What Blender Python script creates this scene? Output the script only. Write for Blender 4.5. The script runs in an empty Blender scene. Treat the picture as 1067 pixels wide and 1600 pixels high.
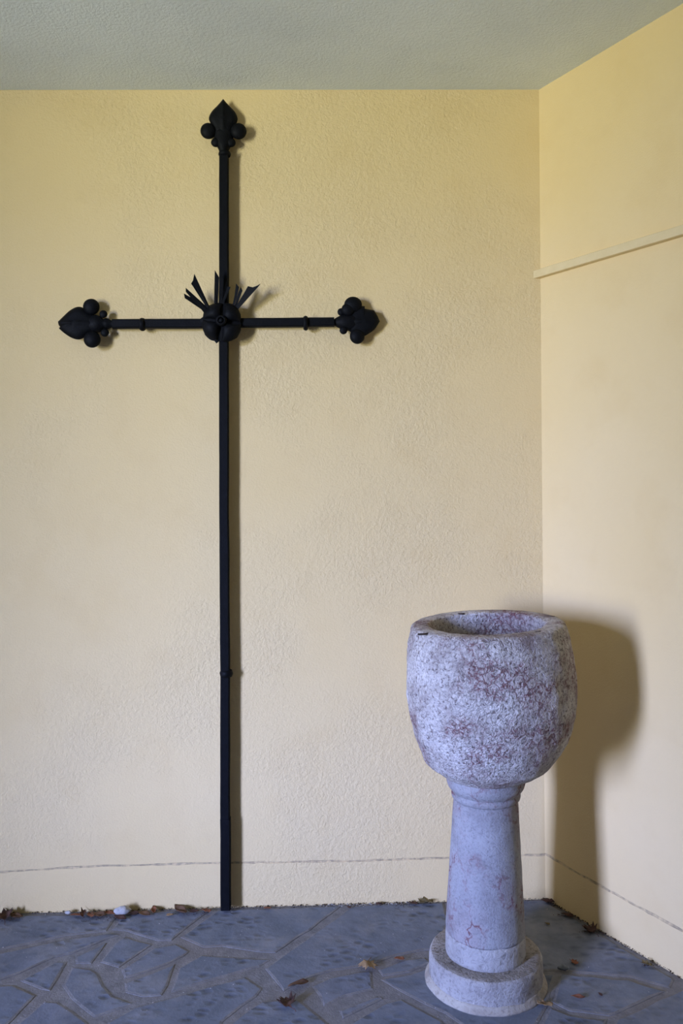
import bpy, bmesh, math, random
from mathutils import Vector, Matrix, noise

S = bpy.context.scene
COL = S.collection

# ------------------------------------------------------------------ camera
FPX, CX, CY = 1283.0, 533.5, 769.0          # focal length and principal point, px of the 1067x1600 frame
CAM_H, ROLL = 1.5, math.radians(-0.45)
cam_d = bpy.data.cameras.new('camera')
cam = bpy.data.objects.new('camera', cam_d)
COL.objects.link(cam)
M_CAM = Matrix.Translation((0, 0, CAM_H)) @ Matrix.Rotation(math.pi / 2, 4, 'X') @ Matrix.Rotation(ROLL, 4, 'Z')
cam.matrix_world = M_CAM
cam_d.sensor_fit = 'VERTICAL'
cam_d.sensor_height = 36.0
cam_d.lens = 36.0 * FPX / 1600.0
cam_d.shift_y = -(800.0 - CY) / 1600.0
cam_d.clip_start = 0.02
S.camera = cam

# ------------------------------------------------------------------ view and world
S.view_settings.view_transform = 'Standard'
S.view_settings.look = 'None'
S.view_settings.gamma = 1.0
S.view_settings.use_curve_mapping = False
S.view_settings.exposure = 4.38

SKY = (1.04, 1.31, 2.72)
GROUND = (0.78, 0.83, 0.73)
world = bpy.data.worlds.new('world')
S.world = world
world.use_nodes = True
wn = world.node_tree
wn.nodes.clear()
w_out = wn.nodes.new('ShaderNodeOutputWorld')
w_bg = wn.nodes.new('ShaderNodeBackground')
w_tc = wn.nodes.new('ShaderNodeTexCoord')
w_sep = wn.nodes.new('ShaderNodeSeparateXYZ')
w_ramp = wn.nodes.new('ShaderNodeValToRGB')
w_map = wn.nodes.new('ShaderNodeMapRange')
wn.links.new(w_tc.outputs['Generated'], w_sep.inputs[0])
wn.links.new(w_sep.outputs['Z'], w_map.inputs['Value'])
w_map.inputs['From Min'].default_value = -1.0
w_map.inputs['From Max'].default_value = 1.0
wn.links.new(w_map.outputs[0], w_ramp.inputs[0])
w_ramp.color_ramp.elements[0].position = 0.49
w_ramp.color_ramp.elements[0].color = (*GROUND, 1)
w_ramp.color_ramp.elements[1].position = 0.52
w_ramp.color_ramp.elements[1].color = (*SKY, 1)
wn.links.new(w_ramp.outputs[0], w_bg.inputs['Color'])
w_bg.inputs['Strength'].default_value = 3.0
wn.links.new(w_bg.outputs[0], w_out.inputs['Surface'])

# ------------------------------------------------------------------ geometry helpers
def ray(px, py):
    d = M_CAM.to_3x3() @ Vector(((px - CX) / FPX, -(py - CY) / FPX, -1.0))
    return Vector((0, 0, CAM_H)), d

def on_floor(px, py, z=0.0):
    o, d = ray(px, py)
    t = (z - o.z) / d.z
    return o + d * t

def on_plane(px, py, p0, n):
    o, d = ray(px, py)
    t = (p0 - o).dot(n) / d.dot(n)
    return o + d * t

def new_obj(name, me, mats, parent=None, smooth=False):
    if not isinstance(mats, (list, tuple)):
        mats = [mats]
    for m in mats:
        me.materials.append(m)
    if smooth:
        for p in me.polygons:
            p.use_smooth = True
    o = bpy.data.objects.new(name, me)
    COL.objects.link(o)
    if parent is not None:
        o.parent = parent
    return o

def mesh_from(verts, faces, name='mesh', recalc=True):
    me = bpy.data.meshes.new(name)
    me.from_pydata([tuple(v) for v in verts], [], faces)
    if recalc:
        bm = bmesh.new(); bm.from_mesh(me)
        bmesh.ops.recalc_face_normals(bm, faces=bm.faces)
        bm.to_mesh(me); bm.free()
    me.update()
    return me

def bm_mesh(bm, name='mesh'):
    bmesh.ops.recalc_face_normals(bm, faces=bm.faces)
    me = bpy.data.meshes.new(name)
    bm.to_mesh(me); bm.free()
    return me

def empty(name, loc, label, cat, group=None):
    o = bpy.data.objects.new(name, None)
    COL.objects.link(o)
    o.location = loc
    o['label'] = label; o['category'] = cat
    if group:
        o['group'] = group
    return o

def tag(o, label, cat, group=None):
    o['label'] = label; o['category'] = cat
    if group:
        o['group'] = group
    return o

def structure(o):
    o['kind'] = 'structure'
    return o

# ------------------------------------------------------------------ node helpers
class NT:
    def __init__(self, name, rough=0.9, spec=0.3):
        self.m = bpy.data.materials.new(name)
        self.m.use_nodes = True
        self.t = self.m.node_tree
        self.b = self.t.nodes['Principled BSDF']
        self.b.inputs['Roughness'].default_value = rough
        self.b.inputs['Specular IOR Level'].default_value = spec
        self.geo = self.t.nodes.new('ShaderNodeNewGeometry')
        self.pos = self.geo.outputs['Position']
    def link(self, a, b):
        self.t.links.new(a, b)
    def noise(self, scale, detail=4, rough=0.55, vec=None, dist=0.0):
        n = self.t.nodes.new('ShaderNodeTexNoise')
        n.inputs['Scale'].default_value = scale
        n.inputs['Detail'].default_value = detail
        n.inputs['Roughness'].default_value = rough
        n.inputs['Distortion'].default_value = dist
        self.link(vec or self.pos, n.inputs['Vector'])
        return n.outputs['Fac'], n.outputs['Color']
    def voronoi(self, scale, feature='F1', vec=None, rnd=1.0):
        n = self.t.nodes.new('ShaderNodeTexVoronoi')
        n.feature = feature
        n.inputs['Scale'].default_value = scale
        n.inputs['Randomness'].default_value = rnd
        self.link(vec or self.pos, n.inputs['Vector'])
        return n.outputs['Distance']
    def ramp(self, fac, stops):
        n = self.t.nodes.new('ShaderNodeValToRGB')
        e = n.color_ramp.elements
        while len(e) < len(stops):
            e.new(0.5)
        for el, (p, c) in zip(e, stops):
            el.position = p
            el.color = (*c, 1) if isinstance(c, (tuple, list)) else (c, c, c, 1)
        self.link(fac, n.inputs[0])
        return n.outputs[0]
    def mix(self, fac, a, b, mode='MIX'):
        n = self.t.nodes.new('ShaderNodeMix')
        n.data_type = 'RGBA'; n.blend_type = mode
        for sock, v in ((n.inputs['Factor'], fac), (n.inputs['A'], a), (n.inputs['B'], b)):
            if hasattr(v, 'is_linked'):
                self.link(v, sock)
            elif isinstance(v, (tuple, list)):
                sock.default_value = (*v, 1)
            else:
                sock.default_value = v
        # the colour sockets are the RGBA ones
        return n.outputs['Result']
    def cmix(self, fac, a, b, mode='MIX'):
        n = self.t.nodes.new('ShaderNodeMix')
        n.data_type = 'RGBA'; n.blend_type = mode
        fs, as_, bs = n.inputs[0], n.inputs[6], n.inputs[7]
        for sock, v in ((fs, fac), (as_, a), (bs, b)):
            if isinstance(v, bpy.types.NodeSocket):
                self.link(v, sock)
            elif isinstance(v, (tuple, list)):
                sock.default_value = (*v, 1)
            else:
                sock.default_value = v
        return n.outputs[2]
    def math(self, op, a, b=0.0):
        n = self.t.nodes.new('ShaderNodeMath'); n.operation = op
        for i, v in enumerate((a, b)):
            if isinstance(v, bpy.types.NodeSocket):
                self.link(v, n.inputs[i])
            else:
                n.inputs[i].default_value = v
        return n.outputs[0]
    def vadd(self, a, b, s):
        sc = self.t.nodes.new('ShaderNodeVectorMath'); sc.operation = 'SCALE'
        self.link(b, sc.inputs[0]); sc.inputs['Scale'].default_value = s
        ad = self.t.nodes.new('ShaderNodeVectorMath'); ad.operation = 'ADD'
        self.link(a, ad.inputs[0]); self.link(sc.outputs[0], ad.inputs[1])
        return ad.outputs[0]
    def vscale(self, a, v):
        n = self.t.nodes.new('ShaderNodeVectorMath'); n.operation = 'MULTIPLY'
        self.link(a, n.inputs[0]); n.inputs[1].default_value = v
        return n.outputs[0]
    def color(self, c):
        if isinstance(c, bpy.types.NodeSocket):
            self.link(c, self.b.inputs['Base Color'])
        else:
            self.b.inputs['Base Color'].default_value = (*c, 1)
    def bump(self, h, strength=0.5, dist=0.005):
        n = self.t.nodes.new('ShaderNodeBump')
        n.inputs['Strength'].default_value = strength
        n.inputs['Distance'].default_value = dist
        self.link(h, n.inputs['Height'])
        prev = self.b.inputs['Normal']
        if prev.is_linked:
            self.link(prev.links[0].from_socket, n.inputs['Normal'])
        self.link(n.outputs[0], prev)

# ------------------------------------------------------------------ materials
YEL = (0.80, 0.615, 0.31)

def m_plaster(name, trowel):
    k = NT(name, 0.92, 0.0)
    big, _ = k.noise(1.6, 3)
    mid, _ = k.noise(6.0, 3)
    c = k.cmix(k.ramp(big, [(0.35, 0.0), (0.7, 0.55)]), YEL, (0.82, 0.65, 0.365))
    c = k.cmix(k.ramp(mid, [(0.52, 0.0), (0.75, 0.35)]), c, (0.74, 0.55, 0.265))
    spk = k.ramp(k.voronoi(9.0), [(0.0, 1.0), (0.035, 0.0)])
    msk = k.ramp(k.noise(3.0, 1)[0], [(0.55, 0.0), (0.62, 0.6)])
    c = k.cmix(k.math('MULTIPLY', spk, msk), c, (0.35, 0.28, 0.18))
    k.color(c)
    if trowel:
        tr, _ = k.noise(72, 4, 0.7, dist=0.25)
        patch = k.ramp(big, [(0.44, 0.10), (0.60, 1.0)])
        h = k.math('MULTIPLY', k.ramp(tr, [(0.40, 0.0), (0.72, 1.0)]), patch)
        h = k.math('ADD', h, k.math('MULTIPLY', k.noise(150, 2)[0], 0.55))
        k.bump(h, 0.55, 0.0038)
    else:
        k.bump(k.noise(170, 2)[0], 0.35, 0.002)
    return k.m

M_WALL = m_plaster('yellow plaster', True)
M_WALL_R = m_plaster('yellow smooth plaster', False)

def m_groove():
    k = NT('grey joint mortar', 0.95, 0.0)
    f, _ = k.noise(60, 4)
    k.color(k.ramp(f, [(0.35, (0.42, 0.33, 0.20)), (0.65, (0.74, 0.57, 0.31))]))
    k.bump(k.noise(200, 3)[0], 0.6, 0.003)
    return k.m
M_GROOVE = m_groove()

def m_ceiling():
    k = NT('rough grey ceiling render', 0.95, 0.0)
    f, _ = k.noise(3, 3)
    k.color(k.ramp(f, [(0.3, (0.73, 0.80, 0.81)), (0.7, (0.81, 0.88, 0.88))]))
    k.bump(k.noise(110, 3, 0.65)[0], 0.8, 0.004)
    return k.m
M_CEIL = m_ceiling()

def m_trim():
    k = NT('cream painted batten', 0.6, 0.3)
    f, _ = k.noise(30, 3)
    k.color(k.ramp(f, [(0.3, (0.72, 0.575, 0.31)), (0.7, (0.76, 0.615, 0.345))]))
    return k.m
M_TRIM = m_trim()

def m_dark_wall():
    k = NT('unseen dark wall', 0.95, 0.0)  # tone of the unseen front walls, chosen dark to cut yellow bounce light
    f, _ = k.noise(5, 3)
    k.color(k.ramp(f, [(0.3, (0.15, 0.15, 0.15)), (0.7, (0.26, 0.26, 0.25))]))
    return k.m
M_DARK_WALL = m_dark_wall()

def m_mortar():
    k = NT('paving mortar', 0.95, 0.0)
    f, _ = k.noise(25, 5, 0.65)
    g, _ = k.noise(3, 2)
    c = k.ramp(f, [(0.3, (0.16, 0.16, 0.162)), (0.7, (0.27, 0.27, 0.268))])
    c = k.cmix(k.ramp(g, [(0.4, 0.0), (0.7, 0.45)]), c, (0.215, 0.19, 0.16))
    k.color(c)
    k.bump(k.noise(120, 4, 0.7)[0], 0.7, 0.004)
    return k.m
M_MORTAR = m_mortar()

def m_slate():
    k = NT('slate flagstone', 0.78, 0.25)
    oi = k.t.nodes.new('ShaderNodeObjectInfo')
    warp = k.vadd(k.pos, k.noise(6, 2)[1], 0.05)
    f, _ = k.noise(11, 5, 0.6, vec=warp)
    c = k.ramp(f, [(0.3, (0.115, 0.133, 0.165)), (0.72, (0.215, 0.235, 0.275))])
    c = k.cmix(k.ramp(oi.outputs['Random'], [(0.0, 0.0), (1.0, 0.4)]), c, (0.14, 0.17, 0.20))
    # pocks
    st = k.vscale(warp, (22, 34, 30))
    pk = k.ramp(k.voronoi(1.0, vec=st), [(0.12, 1.0), (0.50, 0.0)])
    pm = k.ramp(k.noise(4.0, 2)[0], [(0.42, 0.0), (0.56, 1.0)])
    pocks = k.math('MULTIPLY', pk, pm)
    c = k.cmix(k.math('MULTIPLY', pocks, 0.75), c, (0.065, 0.08, 0.11))
    # mortar smears and dust
    sm = k.ramp(k.noise(4.5, 5, 0.7)[0], [(0.50, 0.0), (0.72, 0.5)])
    c = k.cmix(sm, c, (0.31, 0.305, 0.295))
    k.color(c)
    h = k.math('SUBTRACT', f, k.math('MULTIPLY', pocks, 0.6))
    h = k.math('ADD', h, k.math('MULTIPLY', k.noise(140, 2)[0], 0.15))
    k.bump(h, 0.5, 0.008)
    return k.m
M_SLATE = m_slate()

def m_iron():
    k = NT('black wrought iron', 0.6, 0.12)
    f, _ = k.noise(40, 4)
    k.color(k.ramp(f, [(0.3, (0.0022, 0.0026, 0.0034)), (0.75, (0.0045, 0.005, 0.0065))]))
    k.bump(k.noise(160, 3)[0], 0.4, 0.002)
    return k.m
M_IRON = m_iron()

def m_stone(name, base, dark, light, vein_amt, pit, vein_scale=30, grain=85, bump=0.006, tint=0.45, width=0.10, stretch=1.0):
    k = NT(name, 0.9, 0.1)
    warp = k.vscale(k.vadd(k.pos, k.noise(40, 2)[1], 0.05), (1, 1, stretch))
    f, _ = k.noise(8, 3, 0.6)
    c = k.ramp(f, [(0.30, dark), (0.48, base), (0.72, light)])
    g, _ = k.noise(grain, 3, 0.7, dist=0.6)
    if vein_amt:                       # red-violet veins and flecks
        v1 = k.ramp(k.voronoi(vein_scale, 'DISTANCE_TO_EDGE', vec=warp), [(0.0, 1.0), (width, 0.0)])
        msk = k.ramp(k.noise(6, 3, 0.65)[0], [(0.47, 0.0), (0.60, 1.0)])
        c = k.cmix(k.math('MULTIPLY', msk, tint * vein_amt), c, (0.38, 0.255, 0.245))
        va = k.math('MULTIPLY', k.math('MULTIPLY', v1, msk), vein_amt)
        c = k.cmix(va, c, (0.17, 0.05, 0.055))
    c = k.cmix(k.ramp(g, [(0.52, 0.0), (0.66, pit)]), c, tuple(0.6 * x for x in dark))
    c = k.cmix(k.ramp(g, [(0.30, 0.8 * pit), (0.44, 0.0)]), c, light)
    k.color(c)
    k.bump(k.math('SUBTRACT', 1.0, g), 0.65 * pit + 0.15, bump)
    return k.m
M_BOWL = m_stone('pitted limestone', (0.63, 0.58, 0.53), (0.35, 0.285, 0.265), (0.83, 0.785, 0.73), 0.95, 1.0, 40, 105, 0.024, 0.36, 0.13, 0.8)
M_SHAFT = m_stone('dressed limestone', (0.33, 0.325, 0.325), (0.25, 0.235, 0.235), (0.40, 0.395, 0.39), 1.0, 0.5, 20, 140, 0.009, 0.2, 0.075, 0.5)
M_PLINTH = m_stone('rough plinth limestone', (0.38, 0.36, 0.34), (0.22, 0.20, 0.185), (0.47, 0.45, 0.42), 0, 0.5, 30, 100, 0.014)
M_BAND = m_stone('pale lime mortar band', (0.39, 0.375, 0.36), (0.29, 0.275, 0.26), (0.47, 0.455, 0.43), 0, 0.6, 30, 70, 0.010)
M_FILLET = m_stone('beige mortar fillet', (0.40, 0.36, 0.30), (0.28, 0.25, 0.21), (0.48, 0.45, 0.38), 0, 0.5)
M_GRIME = m_stone('grimy plinth top', (0.27, 0.245, 0.21), (0.14, 0.12, 0.10), (0.40, 0.37, 0.33), 0, 0.7, 30, 85, 0.014)

def m_leaf(name, a, b):
    k = NT(name, 0.75, 0.25)
    f, _ = k.noise(45, 4)
    k.color(k.ramp(f, [(0.3, a), (0.7, b)]))
    k.bump(k.noise(120, 3)[0], 0.5, 0.002)
    return k.m
M_LEAF = {
    'brown': m_leaf('brown dry leaf', (0.075, 0.04, 0.022), (0.17, 0.095, 0.05)),
    'dark': m_leaf('dark brown dry leaf', (0.035, 0.02, 0.016), (0.10, 0.05, 0.035)),
    'tan': m_leaf('tan dry leaf', (0.22, 0.14, 0.07), (0.36, 0.25, 0.13)),
    'rust': m_leaf('rusty dry leaf', (0.16, 0.06, 0.03), (0.27, 0.11, 0.055)),
    'olive': m_leaf('olive dry leaf', (0.10, 0.075, 0.03), (0.20, 0.15, 0.065)),
}
def m_pebble(name, a, b):
    k = NT(name, 0.7, 0.3)
    f, _ = k.noise(60, 4)
    k.color(k.ramp(f, [(0.3, a), (0.7, b)]))
    k.bump(k.noise(150, 3)[0], 0.5, 0.003)
    return k.m
M_WHITE = m_pebble('white plaster chip', (0.34, 0.33, 0.31), (0.56, 0.54, 0.50))
M_PEBBLE = m_pebble('blue grey pebble', (0.10, 0.12, 0.14), (0.22, 0.24, 0.26))
M_DIRT = m_pebble('dark dirt', (0.025, 0.018, 0.014), (0.09, 0.06, 0.04))

# ------------------------------------------------------------------ room plan
P_CORNER = on_floor(852, 1405)
P_BL = on_floor(0, 1428)
P_RR = on_floor(1067, 1530)
DB = (P_CORNER - P_BL).normalized()              # along the back wall, to the right
DR = (P_RR - P_CORNER).normalized()              # along the right wall, towards the viewer
UP = Vector((0, 0, 1))
NB = DB.cross(UP).normalized()
if NB.y > 0: NB = -NB                            # out of the back wall, into the room
NR = DR.cross(UP).normalized()
if NR.x > 0: NR = -NR
CEIL_Z = on_plane(841, 140, P_CORNER, NB).z
SIDE = 2.9
C0 = P_CORNER
L0 = C0 - DB * SIDE
R0 = C0 + DR * SIDE
O0 = L0 + R0 - C0
L1, C1, R1 = 2 * O0 - L0, 2 * O0 - C0, 2 * O0 - R0
print('PLAN corner', C0, 'angle', math.degrees(math.acos((-DB).dot(DR))), 'ceil', CEIL_Z, 'O', O0, C1, R1)

def poly_slab(name, pts, z0, z1, mat):
    n = len(pts)
    v = [(p.x, p.y, z0) for p in pts] + [(p.x, p.y, z1) for p in pts]
    f = [list(range(n)), list(range(n, 2 * n))] + [[i, (i + 1) % n, n + (i + 1) % n, n + i] for i in range(n)]
    return new_obj(name, mesh_from(v, f), mat)

HEX = [L0, C0, R0, L1, C1, R1]
def grown(d):
    return [O0 + (p - O0) * (1 + d / SIDE) for p in HEX]
FLOOR = structure(poly_slab('floor', grown(0.3), -0.12, 0.0, M_MORTAR))
CEIL = structure(poly_slab('ceiling', grown(0.3), CEIL_Z, CEIL_Z + 0.15, M_CEIL))
for v in CEIL.data.vertices:                     # the ceiling falls a little to the left
    v.co.z += 0.0115 * (v.co - C0).dot(DB)

def groove_wall(name, A, B, nrm, pts, half, mats, ext_a=0.0, ext_b=0.0):
    """wall from A to B (floor points) with a scratched-in joint running through pts = [(s, z)], solid, 0.2 m thick"""
    d = (B - A).normalized(); length = (B - A).length
    rnd = random.Random(5)
    # resample
    xs, zs = [p[0] for p in pts], [p[1] for p in pts]
    cols = []
    n = 150
    for i in range(n + 1):
        s = -ext_a + (length + ext_a + ext_b) * i / n
        if s <= xs[0]: z = zs[0]
        elif s >= xs[-1]: z = zs[-1]
        else:
            for j in range(len(xs) - 1):
                if xs[j] <= s <= xs[j + 1]:
                    t = (s - xs[j]) / (xs[j + 1] - xs[j]); z = zs[j] * (1 - t) + zs[j + 1] * t; break
        z += 0.0022 * noise.noise((s * 14, 3.1, 0)) + 0.002 * noise.noise((s * 45, 7.7, 0))
        h = half * (1 + 0.55 * noise.noise((s * 9, 1.3, 4.0)) + 0.4 * noise.noise((s * 40, 2.3, 4.0)))
        cols.append((s, z, max(h, 0.0015)))
    v, f, mi = [], [], []
    dep = 0.0022
    for s, z, h in cols:
        b = A + d * s
        for zz, off in ((0.0 - 0.02, 0), (z - h, 0), (z - h * 0.5, -dep), (z + h * 0.5, -dep), (z + h, 0), (CEIL_Z + 0.06, 0), (CEIL_Z + 0.06, -0.2), (-0.02, -0.2)):
            p = b + nrm * off
            v.append((p.x, p.y, zz))
    for i in range(n):
        for r in range(8):
            r2 = (r + 1) % 8
            f.append([i * 8 + r, (i + 1) * 8 + r, (i + 1) * 8 + r2, i * 8 + r2])
            mi.append(1 if r in (1, 2, 3) else 0)
    f.append([r for r in range(8)]); mi.append(0)
    f.append([n * 8 + r for r in range(8)]); mi.append(0)
    me = mesh_from(v, f, recalc=True)
    o = new_obj(name, me, mats)
    for p, m in zip(me.polygons, mi):
        p.material_index = m
    return structure(o)

def wall_sz(px, py, A, d, nrm, off=0.0):
    p = on_plane(px, py, A + nrm * off, nrm)
    return ((p - A).dot(d), p.z)

gb = [wall_sz(x, y, L0, DB, NB) for x, y in ((0, 1363), (60, 1359), (130, 1354), (200, 1352), (350, 1348), (450, 1347), (560, 1345), (700, 1340), (790, 1338), (852, 1335))]
groove_wall('wall_back', L0, C0, NB, gb, 0.0036, [M_WALL, M_GROOVE], 0.2, 0.15)
gr = [wall_sz(x, y, C0, DR, NR) for x, y in ((853, 1335), (899, 1362), (968, 1401), (1067, 1455))]
gr.append((2.9, gr[-1][1]))
groove_wall('wall_right', C0, R0, NR, gr, 0.0042, [M_WALL_R, M_GROOVE], 0.15, 0.2)

def wall_box(name, A, B, mat, holes=(), thick=0.25, skew=0.0):
    """plain wall standing outside the line A-B; holes = [(s0, s1, z0, z1)], their jambs cut askew by skew"""
    d = (B - A).normalized(); ln = (B - A).length
    n = d.cross(UP)
    if n.dot(O0 - A) > 0: n = -n
    bm = bmesh.new()
    def bx(s0, s1, z0, z1, k0=0.0, k1=0.0):
        vs = []
        for s, k in ((s0, k0), (s1, k1)):
            for o in (0.0, thick):
                for z in (z0, z1):
                    p = A + d * (s + k * o) + n * o
                    vs.append(bm.verts.new((p.x, p.y, z)))
        for q in ((0, 1, 3, 2), (4, 6, 7, 5), (0, 4, 5, 1), (2, 3, 7, 6), (0, 2, 6, 4), (1, 5, 7, 3)):
            bm.faces.new([vs[i] for i in q])
    zt = CEIL_Z + 0.06
    s, k = -0.1, 0.0
    for (s0, s1, z0, z1) in holes:
        bx(s, s0, -0.02, zt, k, skew)
        if z0 > 0: bx(s0, s1, -0.02, z0, skew, skew)
        bx(s0, s1, z1, zt, skew, skew)
        s, k = s1, skew
    bx(s, ln + 0.1, -0.02, zt, k, 0.0)
    return structure(new_obj(name, bm_mesh(bm), mat))

OPEN = (0.61, 1.53, 0.45, 2.80)      # archway the daylight comes through, in the wall front-left of the viewer
wall_box('wall_front_right', R0, L1, M_DARK_WALL)
wall_box('wall_front', L1, C1, M_DARK_WALL)
THICK, SKEW = 2.10, 0.325  # unseen wall's depth, slant and sill shaped to steer the daylight
wall_box('wall_front_left', R1, C1, M_DARK_WALL, [OPEN], THICK, SKEW)
wall_box('wall_left', L0, R1, M_WALL_R)

# light portal in the doorway (guides sampling of the sky; gives off no light of its own)
dO = (C1 - R1).normalized()
nO = dO.cross(UP)
if nO.dot(O0 - R1) < 0: nO = -nO
pc = R1 + dO * ((OPEN[0] + OPEN[1]) / 2 + SKEW * (THICK - 0.01)) + UP * (OPEN[2] + OPEN[3]) / 2 - nO * (THICK - 0.01)
pl = bpy.data.lights.new('doorway_portal', 'AREA')
pl.shape = 'RECTANGLE'; pl.size = OPEN[1] - OPEN[0]; pl.size_y = OPEN[3] - OPEN[2]
pl.cycles.is_portal = True
po = bpy.data.objects.new('doorway_portal', pl)
COL.objects.link(po)
zax = -nO; yax = UP; xax = yax.cross(zax)
po.matrix_world = Matrix.Translation(pc) @ Matrix((xax, yax, zax)).transposed().to_4x4()

# batten on the right wall
def batten():
    th, hh = 0.023, 0.029
    s0, z0 = wall_sz(833, 429, C0, DR, NR, th)
    s1, z1 = wall_sz(1067, 358, C0, DR, NR, th)
    slope = (z1 - z0) / (s1 - s0)
    v = []
    rnd = random.Random(2)
    secs = [(-0.004, 0.0), (0.25, 0), (0.30, 0.0), (s1, 0), (SIDE - 0.05, 0)]
    for s, _ in secs:
        zc = z0 + slope * (min(s, s1) - s0)
        for off, dz in ((0, -hh / 2), (th - 0.002, -hh / 2), (th, -hh / 2 + 0.002), (th, hh / 2 - 0.002), (th - 0.002, hh / 2), (0, hh / 2)):
            # the end is cut along the back wall
            ss = s if s > 0 else s - off * (-NR.dot(DB)) * 0 
            p = C0 + DR * ss + NR * off
            if s <= 0:
                # slide along DR so the end face lies on the back wall plane
                dist = (p - C0).dot(NB)
                p = p - DR * ((dist - 0.0005) / DR.dot(NB))
            v.append((p.x, p.y, zc + dz))
    f = []
    for i in range(len(secs) - 1):
        for r in range(6):
            f.append([i * 6 + r, i * 6 + (r + 1) % 6, (i + 1) * 6 + (r + 1) % 6, (i + 1) * 6 + r])
    f.append(list(range(6))); f.append([(len(secs) - 1) * 6 + r for r in range(6)])
    return structure(new_obj('trim_1', mesh_from(v, f), M_TRIM))
batten()

# ------------------------------------------------------------------ flagstones (traced outlines, floor points)
STONES = [
    [(-150, 1431), (0, 1431), (95, 1430), (186, 1428), (166, 1455), (100, 1463), (0, 1484), (-150, 1512)],
    [(194, 1428), (330, 1422), (275, 1463), (268, 1470), (246, 1470), (196, 1455), (175, 1453)],
    [(-150, 1517), (0, 1490), (100, 1469), (171, 1459), (186, 1462), (165, 1469), (113, 1490), (86, 1496), (33, 1521), (0, 1532), (-150, 1570)],
    [(32, 1533), (86, 1504), (104, 1505), (78, 1549), (64, 1546)],
    [(117, 1496), (166, 1474), (158, 1486), (143, 1506), (118, 1506)],
    [(181, 1473), (196, 1464), (237, 1477), (212, 1494), (185, 1512), (156, 1504)],
    [(112, 1512), (143, 1515), (153, 1523), (162, 1541), (177, 1558), (207, 1568), (147, 1590), (112, 1562), (97, 1541)],
    [(190, 1516), (242, 1481), (276, 1476), (296, 1487), (288, 1494), (262, 1507), (196, 1529)],
    [(195, 1537), (240, 1520), (273, 1507), (262, 1540), (252, 1556), (223, 1558), (196, 1551)],
    [(-150, 1580), (0, 1541), (20, 1540), (56, 1557), (18, 1597), (0, 1612), (-40, 1645), (-150, 1645)],
    [(68, 1566), (90, 1567), (115, 1582), (138, 1599), (150, 1645), (-25, 1645), (24, 1603)],
    [(168, 1598), (212, 1574), (262, 1561), (323, 1543), (383, 1527), (409, 1545), (400, 1558), (378, 1573), (348, 1597), (330, 1645), (168, 1645)],
    [(267, 1551), (279, 1513), (314, 1493), (345, 1495), (422, 1500), (405, 1511), (385, 1516), (323, 1534)],
    [(341, 1423), (440, 1419), (533, 1416), (484, 1454), (430, 1489), (407, 1488), (347, 1479), (318, 1481), (282, 1465)],
    [(549, 1417), (615, 1413), (692, 1411), (702, 1440), (682, 1484), (660, 1485), (618, 1494), (587, 1505), (562, 1511), (520, 1517), (483, 1528), (444, 1549), (414, 1514), (438, 1496), (492, 1458)],
    [(704, 1411), (780, 1409), (850, 1407), (900, 1437), (970, 1480), (1054, 1531), (1046, 1544), (985, 1527), (870, 1517), (760, 1518), (692, 1484), (708, 1440)],
    [(875, 1522), (982, 1532), (1038, 1550), (965, 1584), (952, 1588), (889, 1580), (864, 1567)],
    [(1047, 1555), (1068, 1546), (1115, 1574), (1160, 1645), (930, 1645), (964, 1593)],
    [(860, 1576), (889, 1587), (948, 1595), (922, 1645), (826, 1645)],
    [(591, 1516), (632, 1500), (663, 1497), (672, 1505), (640, 1519), (598, 1526)],
    [(595, 1531), (640, 1523), (680, 1508), (760, 1522), (866, 1523), (855, 1571), (818, 1645), (748, 1645), (731, 1608), (696, 1584), (660, 1567), (628, 1550)],
    [(487, 1541), (515, 1528), (562, 1519), (580, 1519), (583, 1546), (537, 1558), (507, 1573)],
    [(531, 1580), (560, 1567), (588, 1558), (598, 1562), (560, 1580), (536, 1592)],
    [(602, 1567), (628, 1562), (690, 1595), (718, 1645), (545, 1645), (548, 1599), (567, 1587)],
    [(386, 1578), (410, 1565), (440, 1563), (466, 1562), (493, 1584), (518, 1606), (530, 1645), (342, 1645), (358, 1601)],
]
RS = random.Random(11)
def flagstone(pts, seed):
    """a slate slab from its outline (floor points, any order round the edge)"""
    n = len(pts)
    out = []
    for i in range(n):
        a, b = pts[i], pts[(i + 1) % n]
        ln = (b - a).length
        k = max(1, int(ln / 0.05))
        for j in range(k):
            p = a.lerp(b, j / k)
            w = 0.006 if j else 0.003
            q = Vector((p.x + w * noise.noise((p.x * 17, p.y * 17, seed)), p.y + w * noise.noise((p.x * 17, p.y * 17, seed + 50.5)), 0))
            out.append(q)
    c = sum(out, Vector()) / len(out)
    h = 0.0022 + 0.0010 * RS.random()
    m = len(out)
    v = []
    for ring, (z, ins) in enumerate(((-0.01, 0.0), (h - 0.0014, 0.0), (h, 0.008))):
        for i, p in enumerate(out):
            d = (out[(i + 1) % m] - out[i - 1]).normalized()
            nn = Vector((-d.y, d.x, 0))
            if ins and sgn < 0: nn = -nn
            if ring == 0 and i == 0:
                area = sum(out[t].x * out[(t + 1) % m].y - out[(t + 1) % m].x * out[t].y for t in range(m))
                sgn = 1 if area > 0 else -1
            q = p + nn * ins
            v.append((q.x - c.x, q.y - c.y, z))
    f = [list(range(2 * m, 3 * m))]
    for r in range(2):
        for i in range(m):
            f.append([r * m + i, r * m + (i + 1) % m, (r + 1) * m + (i + 1) % m, (r + 1) * m + i])
    me = mesh_from(v, f)
    o = new_obj('flagstone', me, [M_SLATE, M_MORTAR], FLOOR)
    for p in me.polygons:
        if len(p.vertices) == 4 and m != 4: p.material_index = 1      # mortar smeared over the arris
    o.location = (c.x, c.y, 0)
    return o

for i, s in enumerate(STONES):
    flagstone([on_floor(x, y) for x, y in s], i * 3.7)

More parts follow.
